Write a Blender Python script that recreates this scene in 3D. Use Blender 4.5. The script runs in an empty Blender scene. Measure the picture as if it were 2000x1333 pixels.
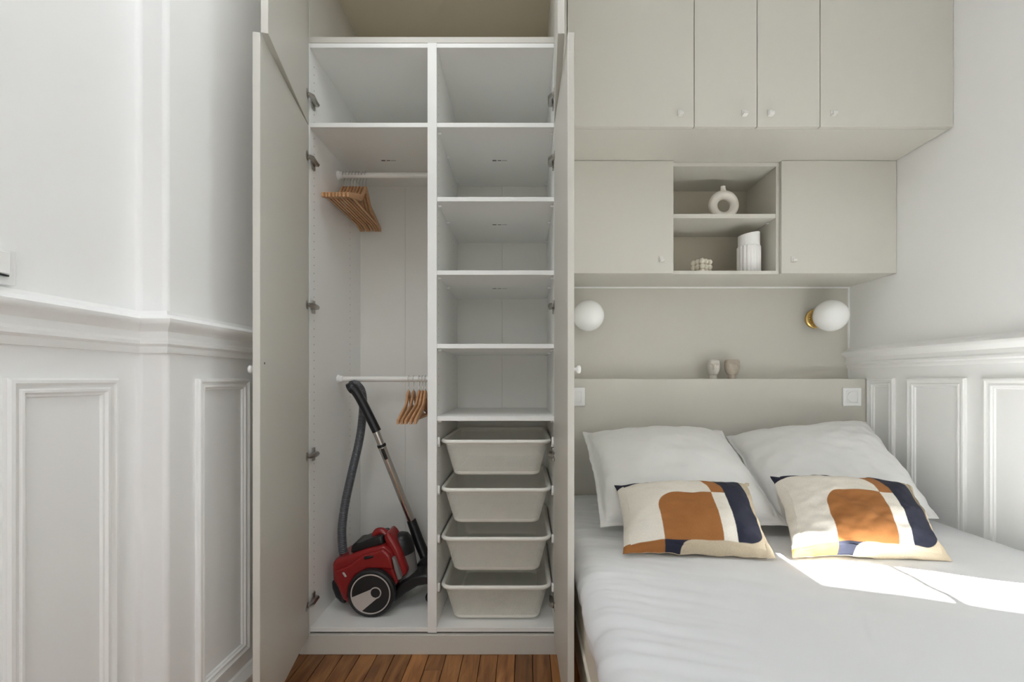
import bpy, bmesh, math, random
from mathutils import Vector, Matrix, noise
S = bpy.context.scene
COL = S.collection
rnd = random.Random(7)
R = math.radians

# ------------------------------------------------------------------ camera, sky, sun, exposure
HC = 1.083                      # camera height
F = 896.0                       # focal length in pixels of the 2000 px wide frame
cam = bpy.data.cameras.new('camera'); camo = bpy.data.objects.new('camera', cam); COL.objects.link(camo)
cam.sensor_width = 36.0; cam.lens = F / 2000 * 36; cam.shift_x = -0.012; cam.shift_y = 0.03775
cam.clip_start = 0.02
camo.location = (0, 0, HC); camo.rotation_euler = (R(90), 0, 0)
S.camera = camo

SKY, SUN, EXPO = 1.4, 90.0, 0.04
world = bpy.data.worlds.new('sky'); S.world = world; world.use_nodes = True
bg = world.node_tree.nodes['Background']
bg.inputs['Color'].default_value = (0.80, 0.91, 1.0, 1); bg.inputs['Strength'].default_value = SKY
sun = bpy.data.lights.new('sun', 'SUN'); suno = bpy.data.objects.new('sun', sun); COL.objects.link(suno)
sun.energy = SUN; sun.angle = R(0.53); sun.color = (1.0, 0.975, 0.94)
SUND = Vector((-1, 0.39, -1.75)).normalized()
suno.rotation_euler = SUND.to_track_quat('-Z', 'Y').to_euler(); suno.location = (4, 0, 5)
# window opening (right wall, outside the frame) that lets sky and sun in
WY0, WY1, WZ0, WZ1 = 0.22, 1.125, 0.75, 2.432
XR = 1.681
pl = bpy.data.lights.new('sky_portal', 'AREA'); plo = bpy.data.objects.new('sky_portal', pl); COL.objects.link(plo)
pl.shape = 'RECTANGLE'; pl.size = WZ1 - WZ0; pl.size_y = WY1 - WY0; pl.cycles.is_portal = True
plo.location = (1.93, (WY0 + WY1) / 2, (WZ0 + WZ1) / 2); plo.rotation_euler = (0, R(90), 0)
YB = -0.9
def area(name, loc, tgt, sx, sy, watts, spread=180, col=(1, 1, 1)):
    l = bpy.data.lights.new(name, 'AREA'); o = bpy.data.objects.new(name, l); COL.objects.link(o)
    l.shape = 'RECTANGLE'; l.size = sx; l.size_y = sy; l.energy = watts; l.spread = R(spread); l.color = col; o.location = loc
    o.rotation_euler = (Vector(tgt) - Vector(loc)).to_track_quat('-Z', 'Y').to_euler()
area('ceiling_fill_light', (-0.45, 0.9, 2.95), (-0.45, 0.9, 0), 0.9, 0.9, 9.8, col=(0.93, 0.97, 1.0))  # added fill from above, no ceiling fixture here
area('side_fill_light', (1.6, -0.6, 1.3), (-0.8, 1.6, 1.0), 0.8, 1.6, 8.5, col=(0.92, 0.965, 1.0))  # added fill from the right rear, no window behind it
area('front_fill_high', (-0.35, -0.6, 1.9), (-0.45, 2.3, 0.5), 0.5, 0.5, 0.9, 60, col=(0.95, 0.98, 1.0))  # added narrow fill into the wardrobe, no lamp stands there
area('front_fill_low', (-0.2, -0.7, 0.35), (-0.4, 1.8, 0.5), 0.8, 0.6, 3.4, col=(0.95, 0.98, 1.0))  # added low fill for wardrobe floor and plinth, no real source

S.view_settings.view_transform = 'Standard'; S.view_settings.look = 'None'
S.view_settings.gamma = 1.0; S.view_settings.use_curve_mapping = False
S.view_settings.exposure = EXPO
cy = S.cycles
cy.use_denoising = True; cy.max_bounces = 14; cy.diffuse_bounces = 10; cy.glossy_bounces = 4
cy.transparent_max_bounces = 16; cy.sample_clamp_indirect = 0.0; cy.sample_clamp_direct = 0.0
cy.caustics_reflective = False; cy.caustics_refractive = False
cy.use_adaptive_sampling = False

# ------------------------------------------------------------------ materials
def srgb(r, g, b):
    f = lambda c: (c / 12.92 if c <= 0.04045 else ((c + 0.055) / 1.055) ** 2.4)
    return (f(r / 255), f(g / 255), f(b / 255), 1)
def mat(name, col, rough=0.5, metal=0.0, bump=None, var=None, spec=0.5, sheen=0.0, weave=None):
    m = bpy.data.materials.new(name); m.use_nodes = True
    nt = m.node_tree; b = nt.nodes['Principled BSDF']
    b.inputs['Base Color'].default_value = col; b.inputs['Roughness'].default_value = rough
    b.inputs['Metallic'].default_value = metal; b.inputs['Specular IOR Level'].default_value = spec
    if sheen: b.inputs['Sheen Weight'].default_value = sheen
    tc = nt.nodes.new('ShaderNodeTexCoord')
    if var:
        n = nt.nodes.new('ShaderNodeTexNoise'); n.inputs['Scale'].default_value = var[0]; n.inputs['Detail'].default_value = 4
        nt.links.new(tc.outputs['Object'], n.inputs['Vector'])
        mx = nt.nodes.new('ShaderNodeMix'); mx.data_type = 'RGBA'
        mx.inputs[6].default_value = col; mx.inputs[7].default_value = tuple(c * (1 - var[1]) for c in col[:3]) + (1,)
        nt.links.new(n.outputs['Fac'], mx.inputs[0]); nt.links.new(mx.outputs[2], b.inputs['Base Color'])
    if bump:
        n = nt.nodes.new('ShaderNodeTexNoise'); n.inputs['Scale'].default_value = bump[0]; n.inputs['Detail'].default_value = 3
        nt.links.new(tc.outputs['Object'], n.inputs['Vector'])
        bp = nt.nodes.new('ShaderNodeBump'); bp.inputs['Strength'].default_value = bump[1]; bp.inputs['Distance'].default_value = bump[2] if len(bump) > 2 else 0.002
        nt.links.new(n.outputs['Fac'], bp.inputs['Height']); nt.links.new(bp.outputs['Normal'], b.inputs['Normal'])
    return m
M = {}
M['wall'] = mat('white_wall_paint', (0.87, 0.87, 0.865, 1), 0.55, bump=(60, 0.06))
M['trim'] = mat('white_satin_trim', (0.87, 0.87, 0.86, 1), 0.38, bump=(18, 0.08, 0.003))
M['ceil'] = mat('ceiling_paint', (0.88, 0.88, 0.875, 1), 0.7, bump=(50, 0.05))
M['alcove'] = mat('greige_wall_paint', (0.585, 0.565, 0.510, 1), 0.6, bump=(70, 0.05))
M['greige'] = mat('greige_lacquer', (0.610, 0.592, 0.540, 1), 0.42, bump=(90, 0.03))
M['boxin'] = mat('greige_box_paint', (0.66, 0.61, 0.50, 1), 0.55, bump=(70, 0.04))
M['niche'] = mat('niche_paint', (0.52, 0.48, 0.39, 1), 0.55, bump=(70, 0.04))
M['melamine'] = mat('white_melamine', (0.84, 0.84, 0.82, 1), 0.4, bump=(220, 0.03))
M['back'] = mat('white_back_board', (0.80, 0.795, 0.76, 1), 0.5)
M['pull'] = mat('off_white_pull', (0.72, 0.71, 0.68, 1), 0.35)
M['plastic'] = mat('white_plastic', (0.86, 0.86, 0.85, 1), 0.3)
M['hole'] = mat('drilled_hole_dark', (0.25, 0.25, 0.24, 1), 0.9)
M['print'] = mat('grey_print', (0.16, 0.16, 0.15, 1), 0.8)
M['rail'] = mat('white_coated_rail', (0.84, 0.83, 0.80, 1), 0.35)
M['steel'] = mat('nickel_steel', (0.45, 0.43, 0.40, 1), 0.3, 1.0)
M['chrome'] = mat('chrome_tube', (0.72, 0.70, 0.67, 1), 0.18, 1.0)
M['brass'] = mat('brushed_brass', (0.72, 0.50, 0.18, 1), 0.28, 1.0)
M['opal'] = mat('opal_glass', (0.90, 0.90, 0.89, 1), 0.25)
M['ceramic'] = mat('matt_ivory_ceramic', (0.80, 0.76, 0.70, 1), 0.6, bump=(120, 0.1))
M['ceramic2'] = mat('white_ribbed_ceramic', (0.88, 0.87, 0.86, 1), 0.35)
M['wax'] = mat('cream_wax', (0.82, 0.77, 0.66, 1), 0.5)
M['stone'] = mat('pale_stone', (0.66, 0.63, 0.57, 1), 0.8, bump=(90, 0.35), var=(60, 0.15))
M['stone2'] = mat('beige_stone', (0.52, 0.46, 0.38, 1), 0.8, bump=(90, 0.35), var=(60, 0.2))
M['linen'] = mat('white_cotton', (0.74, 0.738, 0.73, 1), 0.85, bump=(420, 0.15, 0.001), sheen=0.1)
M['sheet'] = mat('white_duvet_cotton', (0.755, 0.765, 0.785, 1), 0.85, bump=(420, 0.12, 0.001), sheen=0.1)
M['mattress'] = mat('cream_mattress_ticking', (0.74, 0.70, 0.60, 1), 0.8, bump=(300, 0.2))
M['black'] = mat('black_plastic', (0.010, 0.010, 0.011, 1), 0.36)
M['grip'] = mat('black_grip_plastic', (0.012, 0.012, 0.014, 1), 0.3)
M['hose'] = mat('grey_ribbed_hose', (0.085, 0.09, 0.10, 1), 0.35)
M['red'] = mat('red_gloss_plastic', (0.25, 0.014, 0.014, 1), 0.25)
M['bin'] = mat('smoky_bin_plastic', (0.20, 0.19, 0.18, 1), 0.2)
M['silver'] = mat('silver_print', (0.50, 0.45, 0.42, 1), 0.45)
M['tire'] = mat('black_wheel', (0.012, 0.012, 0.013, 1), 0.45)
M['render'] = mat('sun_blocker_render', (0.62, 0.58, 0.52, 1), 0.9, bump=(20, 0.2))  # finish of the added sun-blocking slab

def wood(name, c1, c2, scale, stretch, rough=0.45, perobj=0.0, axis=1):
    m = bpy.data.materials.new(name); m.use_nodes = True
    nt = m.node_tree; b = nt.nodes['Principled BSDF']; L = nt.links.new
    tc = nt.nodes.new('ShaderNodeTexCoord'); mp = nt.nodes.new('ShaderNodeMapping')
    sc = [scale] * 3; sc[axis] = scale / stretch; mp.inputs['Scale'].default_value = sc
    oi = nt.nodes.new('ShaderNodeObjectInfo'); add = nt.nodes.new('ShaderNodeVectorMath'); add.operation = 'ADD'
    mul = nt.nodes.new('ShaderNodeVectorMath'); mul.operation = 'SCALE'; mul.inputs['Scale'].default_value = 37.0
    cmb = nt.nodes.new('ShaderNodeCombineXYZ')
    for i in range(3): L(oi.outputs['Random'], cmb.inputs[i])
    L(cmb.outputs[0], mul.inputs[0]); L(tc.outputs['Object'], mp.inputs['Vector'])
    L(mp.outputs[0], add.inputs[0]); L(mul.outputs[0], add.inputs[1])
    n = nt.nodes.new('ShaderNodeTexNoise'); n.inputs['Scale'].default_value = 1.0; n.inputs['Detail'].default_value = 8
    n.inputs['Distortion'].default_value = 1.2; L(add.outputs[0], n.inputs['Vector'])
    cr = nt.nodes.new('ShaderNodeValToRGB'); cr.color_ramp.elements[0].position = 0.3; cr.color_ramp.elements[1].position = 0.7
    cr.color_ramp.elements[0].color = c1; cr.color_ramp.elements[1].color = c2
    L(n.outputs['Fac'], cr.inputs[0])
    hs = nt.nodes.new('ShaderNodeHueSaturation'); L(cr.outputs[0], hs.inputs['Color'])
    mr = nt.nodes.new('ShaderNodeMapRange'); mr.inputs[3].default_value = 1 - perobj; mr.inputs[4].default_value = 1 + perobj
    L(oi.outputs['Random'], mr.inputs[0]); L(mr.outputs[0], hs.inputs['Value'])
    L(hs.outputs[0], b.inputs['Base Color']); b.inputs['Roughness'].default_value = rough
    bp = nt.nodes.new('ShaderNodeBump'); bp.inputs['Strength'].default_value = 0.15; bp.inputs['Distance'].default_value = 0.001
    L(n.outputs['Fac'], bp.inputs['Height']); L(bp.outputs[0], b.inputs['Normal'])
    return m
M['oak'] = wood('oak_parquet', (0.17, 0.062, 0.018, 1), (0.40, 0.18, 0.058, 1), 34, 9, 0.4, 0.36)
M['joint'] = mat('dark_joint_filler', (0.03, 0.014, 0.007, 1), 0.9)
M['beech'] = wood('beech_hanger', (0.46, 0.24, 0.11, 1), (0.60, 0.35, 0.18, 1), 40, 8, 0.45, 0.12)

def mesh_metal():
    m = bpy.data.materials.new('white_perforated_steel'); m.use_nodes = True
    nt = m.node_tree; b = nt.nodes['Principled BSDF']; L = nt.links.new
    b.inputs['Base Color'].default_value = (0.82, 0.81, 0.75, 1); b.inputs['Roughness'].default_value = 0.4
    uv = nt.nodes.new('ShaderNodeUVMap'); vo = nt.nodes.new('ShaderNodeTexVoronoi')
    vo.inputs['Scale'].default_value = 1.0; vo.inputs['Randomness'].default_value = 0.0
    mp = nt.nodes.new('ShaderNodeMapping'); mp.inputs['Rotation'].default_value = (0, 0, R(45)); mp.inputs['Scale'].default_value = (215, 215, 215)
    L(uv.outputs[0], mp.inputs['Vector']); L(mp.outputs[0], vo.inputs['Vector'])
    lt = nt.nodes.new('ShaderNodeMath'); lt.operation = 'LESS_THAN'; lt.inputs[1].default_value = 0.34
    L(vo.outputs['Distance'], lt.inputs[0])
    tr = nt.nodes.new('ShaderNodeBsdfTransparent'); mx = nt.nodes.new('ShaderNodeMixShader')
    L(lt.outputs[0], mx.inputs[0]); L(b.outputs[0], mx.inputs[1]); L(tr.outputs[0], mx.inputs[2])
    L(mx.outputs[0], nt.nodes['Material Output'].inputs['Surface'])
    return m
M['mesh'] = mesh_metal()
M['basket'] = mat('white_basket_coating', (0.82, 0.81, 0.75, 1), 0.4)
def glass():
    m = bpy.data.materials.new('window_glass'); m.use_nodes = True
    nt = m.node_tree; L = nt.links.new; nt.nodes.remove(nt.nodes['Principled BSDF'])
    tr = nt.nodes.new('ShaderNodeBsdfTransparent'); tr.inputs[0].default_value = (0.96, 0.97, 0.96, 1)
    gl = nt.nodes.new('ShaderNodeBsdfGlossy'); gl.inputs['Roughness'].default_value = 0.02
    mx = nt.nodes.new('ShaderNodeMixShader'); mx.inputs[0].default_value = 0.04; L(tr.outputs[0], mx.inputs[1]); L(gl.outputs[0], mx.inputs[2])
    L(mx.outputs[0], nt.nodes['Material Output'].inputs['Surface'])
    return m
M['glass'] = glass()
def cushion_mat():
    m = bpy.data.materials.new('printed_linen'); m.use_nodes = True
    nt = m.node_tree; b = nt.nodes['Principled BSDF']; L = nt.links.new
    at = nt.nodes.new('ShaderNodeVertexColor'); at.layer_name = 'print'
    uv = nt.nodes.new('ShaderNodeUVMap'); ws = []
    for k, sc in enumerate(((260, 25, 1), (25, 260, 1))):
        mp = nt.nodes.new('ShaderNodeMapping'); mp.inputs['Scale'].default_value = sc
        n = nt.nodes.new('ShaderNodeTexNoise'); n.inputs['Scale'].default_value = 2.0; n.inputs['Detail'].default_value = 2
        L(uv.outputs[0], mp.inputs[0]); L(mp.outputs[0], n.inputs['Vector']); ws.append(n)
    ad = nt.nodes.new('ShaderNodeMath'); L(ws[0].outputs['Fac'], ad.inputs[0]); L(ws[1].outputs['Fac'], ad.inputs[1])
    mr = nt.nodes.new('ShaderNodeMapRange'); mr.inputs[1].default_value = 0.6; mr.inputs[2].default_value = 1.4
    mr.inputs[3].default_value = 0.82; mr.inputs[4].default_value = 1.18; L(ad.outputs[0], mr.inputs[0])
    hs = nt.nodes.new('ShaderNodeHueSaturation'); L(at.outputs[0], hs.inputs['Color']); L(mr.outputs[0], hs.inputs['Value'])
    L(hs.outputs[0], b.inputs['Base Color']); b.inputs['Roughness'].default_value = 0.9
    bp = nt.nodes.new('ShaderNodeBump'); bp.inputs['Strength'].default_value = 0.25; bp.inputs['Distance'].default_value = 0.001
    L(ad.outputs[0], bp.inputs['Height']); L(bp.outputs[0], b.inputs['Normal'])
    return m
M['print_linen'] = cushion_mat()

# ------------------------------------------------------------------ mesh helpers (all in world coordinates)
ORG = {}                                                     # world origin of every root
def thing(name, loc, label, cat, group=None):
    o = bpy.data.objects.new(name, None); COL.objects.link(o); o.location = loc; o.empty_display_size = 0.05
    o['label'] = label; o['category'] = cat
    if group: o['group'] = group
    ORG[o] = Vector(loc); return o
def P(px, py, Y):                                            # photograph pixel at depth Y -> world point
    return Vector(((px - 1024) / F * Y, Y, HC + (742 - py) / F * Y))
def lerp(a, b, t): return a + (b - a) * t

class MB:
    def __init__(s): s.v = []; s.f = []; s.uv = None; s.T = None
    def add(s, vs, fs):
        k = len(s.v); s.v += [Vector(v) for v in vs]; s.f += [tuple(i + k for i in f) for f in fs]; return s
    def box(s, x0, x1, y0, y1, z0, z1):
        vs = [(x, y, z) for z in (z0, z1) for y in (y0, y1) for x in (x0, x1)]
        return s.add(vs, [(0, 2, 3, 1), (4, 5, 7, 6), (0, 1, 5, 4), (2, 6, 7, 3), (0, 4, 6, 2), (1, 3, 7, 5)])
    def prism(s, pts, d):                                    # polygon of 3-D points swept by vector d
        n = len(pts); d = Vector(d); pts = [Vector(p) for p in pts]
        return s.add(pts + [p + d for p in pts], [tuple(range(n - 1, -1, -1)), tuple(range(n, 2 * n))] +
                     [(i, (i + 1) % n, (i + 1) % n + n, i + n) for i in range(n)])
    def tube(s, pts, r, n=12, caps=True, flat=1.0):
        pts = [Vector(p) for p in pts]; rs = r if isinstance(r, (list, tuple)) else [r] * len(pts)
        t0 = (pts[1] - pts[0]).normalized(); up = Vector((0, 0, 1)) if abs(t0.z) < 0.9 else Vector((0, 1, 0))
        a = t0.cross(up).normalized(); vs = []
        for i, p in enumerate(pts):
            t = (pts[min(i + 1, len(pts) - 1)] - pts[max(i - 1, 0)]).normalized()
            a = (a - t * a.dot(t)).normalized(); b = t.cross(a)
            vs += [p + (a * math.cos(q) + b * math.sin(q) * flat) * rs[i] for q in [2 * math.pi * j / n for j in range(n)]]
        fs = [(i * n + j, i * n + (j + 1) % n, (i + 1) * n + (j + 1) % n, (i + 1) * n + j) for i in range(len(pts) - 1) for j in range(n)]
        if caps: fs += [tuple(range(n - 1, -1, -1)), tuple((len(pts) - 1) * n + j for j in range(n))]
        return s.add(vs, fs)
    def lathe(s, prof, c=(0, 0, 0), ax=(0, 0, 1), n=32, rfun=None):  # prof: (radius, height along axis)
        c = Vector(c); w = Vector(ax).normalized(); u = w.orthogonal().normalized() if abs(w.z) < 0.999 else Vector((1, 0, 0))
        v = w.cross(u); vs = []; fs = []
        for (r, h) in prof:
            for j in range(n):
                q = 2 * math.pi * j / n; rr = r * (rfun(q, h) if rfun else 1)
                vs.append(c + w * h + (u * math.cos(q) + v * math.sin(q)) * max(rr, 1e-5))
        for i in range(len(prof) - 1):
            for j in range(n): fs.append((i * n + j, i * n + (j + 1) % n, (i + 1) * n + (j + 1) % n, (i + 1) * n + j))
        fs += [tuple(range(n - 1, -1, -1)), tuple((len(prof) - 1) * n + j for j in range(n))]
        return s.add(vs, fs)
    def ball(s, c, r, n=24, sc=(1, 1, 1)):
        k = n // 2; c = Vector(c); vs = [c + Vector((0, 0, -r * sc[2]))]
        for i in range(1, k):
            a = -math.pi / 2 + math.pi * i / k
            vs += [c + Vector((r * sc[0] * math.cos(a) * math.cos(2 * math.pi * j / n), r * sc[1] * math.cos(a) * math.sin(2 * math.pi * j / n), r * sc[2] * math.sin(a))) for j in range(n)]
        vs.append(c + Vector((0, 0, r * sc[2]))); top = len(vs) - 1
        fs = [(0, 1 + (j + 1) % n, 1 + j) for j in range(n)]
        for i in range(k - 2): fs += [(1 + i * n + j, 1 + i * n + (j + 1) % n, 1 + (i + 1) * n + (j + 1) % n, 1 + (i + 1) * n + j) for j in range(n)]
        fs += [(1 + (k - 2) * n + j, 1 + (k - 2) * n + (j + 1) % n, top) for j in range(n)]
        return s.add(vs, fs)
    def ringframe(s, o, eu, ev, w, h, prof, n):              # mitred moulding: prof (inset from outer edge, height along n)
        o, eu, ev, n = map(Vector, (o, eu, ev, n)); vs = []; k = len(prof)
        for (a, b) in prof:
            for (cu, cv) in ((a, a), (w - a, a), (w - a, h - a), (a, h - a)): vs.append(o + eu * cu + ev * cv + n * b)
        fs = [(i * 4 + j, i * 4 + (j + 1) % 4, (i + 1) * 4 + (j + 1) % 4, (i + 1) * 4 + j) for i in range(k - 1) for j in range(4)]
        return s.add(vs, fs)
    def run(s, path, prof, side=1):                          # profile (out, z) along a plan polyline, mitred
        pts = [Vector((p[0], p[1])) for p in path]; vs = []; n = len(pts)
        nor = []
        for i in range(n - 1):
            d = (pts[i + 1] - pts[i]).normalized(); nor.append(Vector((d.y, -d.x)) * side)
        k = len(prof)
        for i in range(n):
            a, b = nor[max(i - 1, 0)], nor[min(i, n - 2)]; m = (a + b).normalized(); m = m / max(m.dot(a), 0.3)
            vs += [Vector((pts[i].x + m.x * o, pts[i].y + m.y * o, z)) for (o, z) in prof]
        fs = [(i * k + j, (i + 1) * k + j, (i + 1) * k + (j + 1) % k, i * k + (j + 1) % k) for i in range(n - 1) for j in range(k)]
        fs += [tuple(range(k)), tuple((n - 1) * k + j for j in range(k - 1, -1, -1))]
        return s.add(vs, fs)
    def build(s, name, m, parent=None, bevel=0.0, smooth=None, seg=2, recalc=True, kind=None, label=None, uvs=None, sub=0):
        root = parent
        while root is not None and root.parent is not None: root = root.parent
        off = ORG.get(root, Vector((0, 0, 0)))
        me = bpy.data.meshes.new(name); me.from_pydata([tuple(v - off) for v in s.v], [], s.f); me.update()
        if recalc:
            bm = bmesh.new(); bm.from_mesh(me); bmesh.ops.remove_doubles(bm, verts=bm.verts, dist=1e-6)
            bmesh.ops.recalc_face_normals(bm, faces=bm.faces); bm.to_mesh(me); bm.free()
        me.materials.append(M[m] if isinstance(m, str) else m)
        o = bpy.data.objects.new(name, me); COL.objects.link(o)
        if parent is not None: o.parent = parent
        if uvs is not None:
            ul = me.uv_layers.new(name='UVMap')
            for lo in me.loops: ul.data[lo.index].uv = uvs[lo.vertex_index]
        if bevel:
            b = o.modifiers.new('bevel', 'BEVEL'); b.width = bevel; b.segments = seg; b.limit_method = 'ANGLE'; b.angle_limit = R(35)
        if sub:
            b = o.modifiers.new('sub', 'SUBSURF'); b.levels = b.render_levels = sub
        if smooth is not None or bevel:
            for p in me.polygons: p.use_smooth = True
            if smooth != 180: me.set_sharp_from_angle(angle=R(smooth or 40))
        if kind: o['kind'] = kind
        if label: o['label'] = label
        return o
def tag(o, label, cat, group=None):
    o['label'] = label; o['category'] = cat
    if group: o['group'] = group
    return o
def copy_tree(o, loc, label=None, rz=None):
    c = o.copy(); COL.objects.link(c); c.location = loc
    if rz is not None: c.rotation_euler = (0, 0, rz)
    if label: c['label'] = label
    for ch in o.children:
        d = ch.copy(); COL.objects.link(d); d.parent = c
        for g in ch.children:
            e = g.copy(); COL.objects.link(e); e.parent = d
    return c
def struct(o): o['kind'] = 'structure'; return o

# ------------------------------------------------------------------ key dimensions
YF = 1.813                       # front plane of the wardrobe carcass
YW = 2.376                       # back wall of the bed alcove
XW2, XW1, YJ = -0.905, -0.976, 1.16   # left wall: rear stretch, front stretch, jog
XA, XD0, XD1, XB = -0.848, -0.3824, -0.346, 0.1174   # wardrobe inner faces
ZC = 2.98

# ------------------------------------------------------------------ room shell
fl = struct(MB().box(-1.3, 2.0, YB - 0.25, 2.7, -0.16, -0.014).build('floor', 'joint'))
PW = 0.0678; rows = 0
x = -0.985; lens = {}; pm = {}
while x < XR:
    y = YB - rnd.uniform(0, 0.5)
    while y < 2.35:
        L_ = rnd.choice((0.55, 0.7, 0.85, 1.0)); y1 = min(y + L_, 2.38)
        w = min(PW, XR - x)
        ya, yb_ = max(y, YB), y1
        if yb_ - ya > 0.03 and w > 0.02 and not (x + w < XW1 + 0.01 and False):
            key = round(L_, 2)
            jig = rnd.uniform(-0.0009, 0.0009)
            if yb_ - ya < L_ - 1e-6 or w < PW - 1e-6:
                o = MB().box(-w / 2 + 0.0011, w / 2 - 0.0011, -(yb_ - ya) / 2 + 0.0007, (yb_ - ya) / 2 - 0.0007, -0.014, 0).build('floor_plank', 'oak', bevel=0.0012, seg=1)
            elif key not in pm:
                o = MB().box(-w / 2 + 0.0011, w / 2 - 0.0011, -L_ / 2 + 0.0007, L_ / 2 - 0.0007, -0.014, 0).build('floor_plank', 'oak', bevel=0.0012, seg=1); pm[key] = o
            else:
                o = pm[key].copy(); COL.objects.link(o)
            o.parent = fl; o.location = (x + w / 2, (ya + yb_) / 2, jig)
        y += L_
    x += PW
struct(MB().box(-1.3, 2.0, YB - 0.25, 2.7, ZC, ZC + 0.15).build('ceiling', 'ceil'))

lp = [(XW1, YB), (XW1, YJ), (XW2, YJ), (XW2, 2.396)]
wl = struct(MB().prism([(a, b, -0.05) for a, b in lp] + [(-1.25, 2.396, -0.05), (-1.25, YB, -0.05)], (0, 0, ZC + 0.05)).build('wall_left', 'wall', bevel=0.012, seg=4, smooth=60))
struct(MB().box(-1.25, 2.0, 2.396, 2.6, -0.05, ZC).build('wall_back', 'wall'))
# rear wall with a window behind the camera, right wall with the sunny window outside the frame
def holed_wall(name, axis, a0, a1, w0, w1, z0, z1, b0, b1):
    us, zs = [a0, w0, w1, a1], [-0.05, z0, z1, ZC]; g = MB()
    pt = (lambda u, d, z: (d, u, z)) if axis == 'x' else (lambda u, d, z: (u, d, z))
    for i in range(3):
        for j in range(3):
            if i == 1 and j == 1: continue
            for d in (b0, b1): g.add([pt(us[i], d, zs[j]), pt(us[i + 1], d, zs[j]), pt(us[i + 1], d, zs[j + 1]), pt(us[i], d, zs[j + 1])], [(0, 1, 2, 3)])
    for (u0, za, u1, zb) in ((w0, z0, w1, z0), (w1, z0, w1, z1), (w1, z1, w0, z1), (w0, z1, w0, z0)):
        g.add([pt(u0, b0, za), pt(u1, b0, zb), pt(u1, b1, zb), pt(u0, b1, za)], [(0, 1, 2, 3)])
    for (u0, za, u1, zb) in ((a0, -0.05, a1, -0.05), (a1, -0.05, a1, ZC), (a1, ZC, a0, ZC), (a0, ZC, a0, -0.05)):
        k = 3
        for t in range(k):
            pa = [lerp(u0, u1, t / k), lerp(za, zb, t / k)]; pb = [lerp(u0, u1, (t + 1) / k), lerp(za, zb, (t + 1) / k)]
            cuts = us if za == zb else zs
        seq = sorted(us, reverse=u0 > u1) if za == zb else sorted(zs, reverse=za > zb)
        for t in range(3):
            A, B_ = ((seq[t], za), (seq[t + 1], zb)) if za == zb else ((u0, seq[t]), (u1, seq[t + 1]))
            g.add([pt(A[0], b0, A[1]), pt(B_[0], b0, B_[1]), pt(B_[0], b1, B_[1]), pt(A[0], b1, A[1])], [(0, 1, 2, 3)])
    return struct(g.build(name, 'wall'))
wr = holed_wall('wall_right', 'x', YB - 0.2, 2.396, WY0, WY1, WZ0, WZ1, XR, 1.90)
struct(MB().box(-1.25, 1.90, YB - 0.2, YB, -0.05, ZC).build('wall_rear', 'wall'))
struct(MB().box(1.92, 3.5, -0.35, 0.209, -1.5, 6.5).build('wall_sun_blocker', 'render'))  # unseen slab added outside to cut the near edge of the sun patch
# sunny window: frame, one glazing bar, two panes
wf = struct(MB().box(1.78, 1.84, WY0, WY0 + 0.03, WZ0, WZ1).build('window_1', 'trim', bevel=0.003))
for (a, b, c, d, nm) in ((WY1 - 0.012, WY1, WZ0, WZ1, 'window_stile'), (WY0, WY1, WZ0, WZ0 + 0.04, 'window_rail'), (WY0, WY1, WZ1 - 0.012, WZ1, 'window_rail'), (WY0 + 0.03, WY1 - 0.012, 1.783, 1.807, 'glazing_bar')):
    MB().box(*((1.802, 1.814) if nm == 'glazing_bar' else (1.785, 1.835)), a, b, c, d).build(nm, 'trim', wf, bevel=0.001)
for (c, d) in ((WZ0 + 0.04, 1.783), (1.807, WZ1 - 0.012)):
    MB().box(1.806, 1.811, WY0 + 0.03, WY1 - 0.012, c, d).build('window_pane', 'glass', wf)
# alcove back wall in greige
struct(MB().box(0.1354, XR, YW, 2.398, 0, ZC).build('wall_alcove', 'alcove'))
struct(MB().box(0.1354, XR - 0.005, YW - 0.005, YW, 1.556, 1.563).build('trim_1', 'trim'))
struct(MB().box(XR - 0.007, XR, YW - 0.006, YW, 1.09, 1.563).build('trim_2', 'trim'))

# chair rails, baseboards and panel mouldings
RAIL = [(0, 1.150), (0.010, 1.150), (0.013, 1.156), (0.013, 1.166), (0.021, 1.172), (0.021, 1.180), (0.016, 1.187), (0.016, 1.203), (0.024, 1.212), (0.036, 1.219), (0.040, 1.226), (0.040, 1.233), (0.030, 1.238), (0.012, 1.246), (0.006, 1.256), (0, 1.256)]
struct(MB().run(lp, RAIL, 1).build('trim_3', 'trim', smooth=35))
RAILR = [(o, z - 0.010) for o, z in RAIL]
struct(MB().run([(XR, YB), (XR, WY0 - 0.03)], RAILR, -1).build('trim_4', 'trim', smooth=35))
struct(MB().run([(XR, WY1 + 0.03), (XR, 2.376)], RAILR, -1).build('trim_5', 'trim', smooth=35))
BASE = [(0, 0), (0.016, 0), (0.016, 0.115), (0.024, 0.120), (0.024, 0.130), (0.015, 0.142), (0.008, 0.155), (0, 0.158)]
struct(MB().run(lp, BASE, 1).build('baseboard_left', 'trim', smooth=35))
struct(MB().run([(XR, YB), (XR, YW)], BASE, -1).build('baseboard_right', 'trim', smooth=35))
MOULD = [(0, 0), (0.0, 0.009), (0.004, 0.013), (0.010, 0.014), (0.016, 0.010), (0.021, 0.008), (0.024, 0.011), (0.029, 0.011), (0.033, 0.006), (0.037, 0.005), (0.040, 0.0)]
for (y0, y1) in ((0.858, 1.094), (0.30, 0.80), (-0.36, 0.24)):
    MB().ringframe((XW1, y0, 0.21), (0, 1, 0), (0, 0, 1), y1 - y0, 1.086 - 0.21, MOULD, (1, 0, 0)).build('panel_moulding', 'trim', wl, smooth=35)
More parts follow.
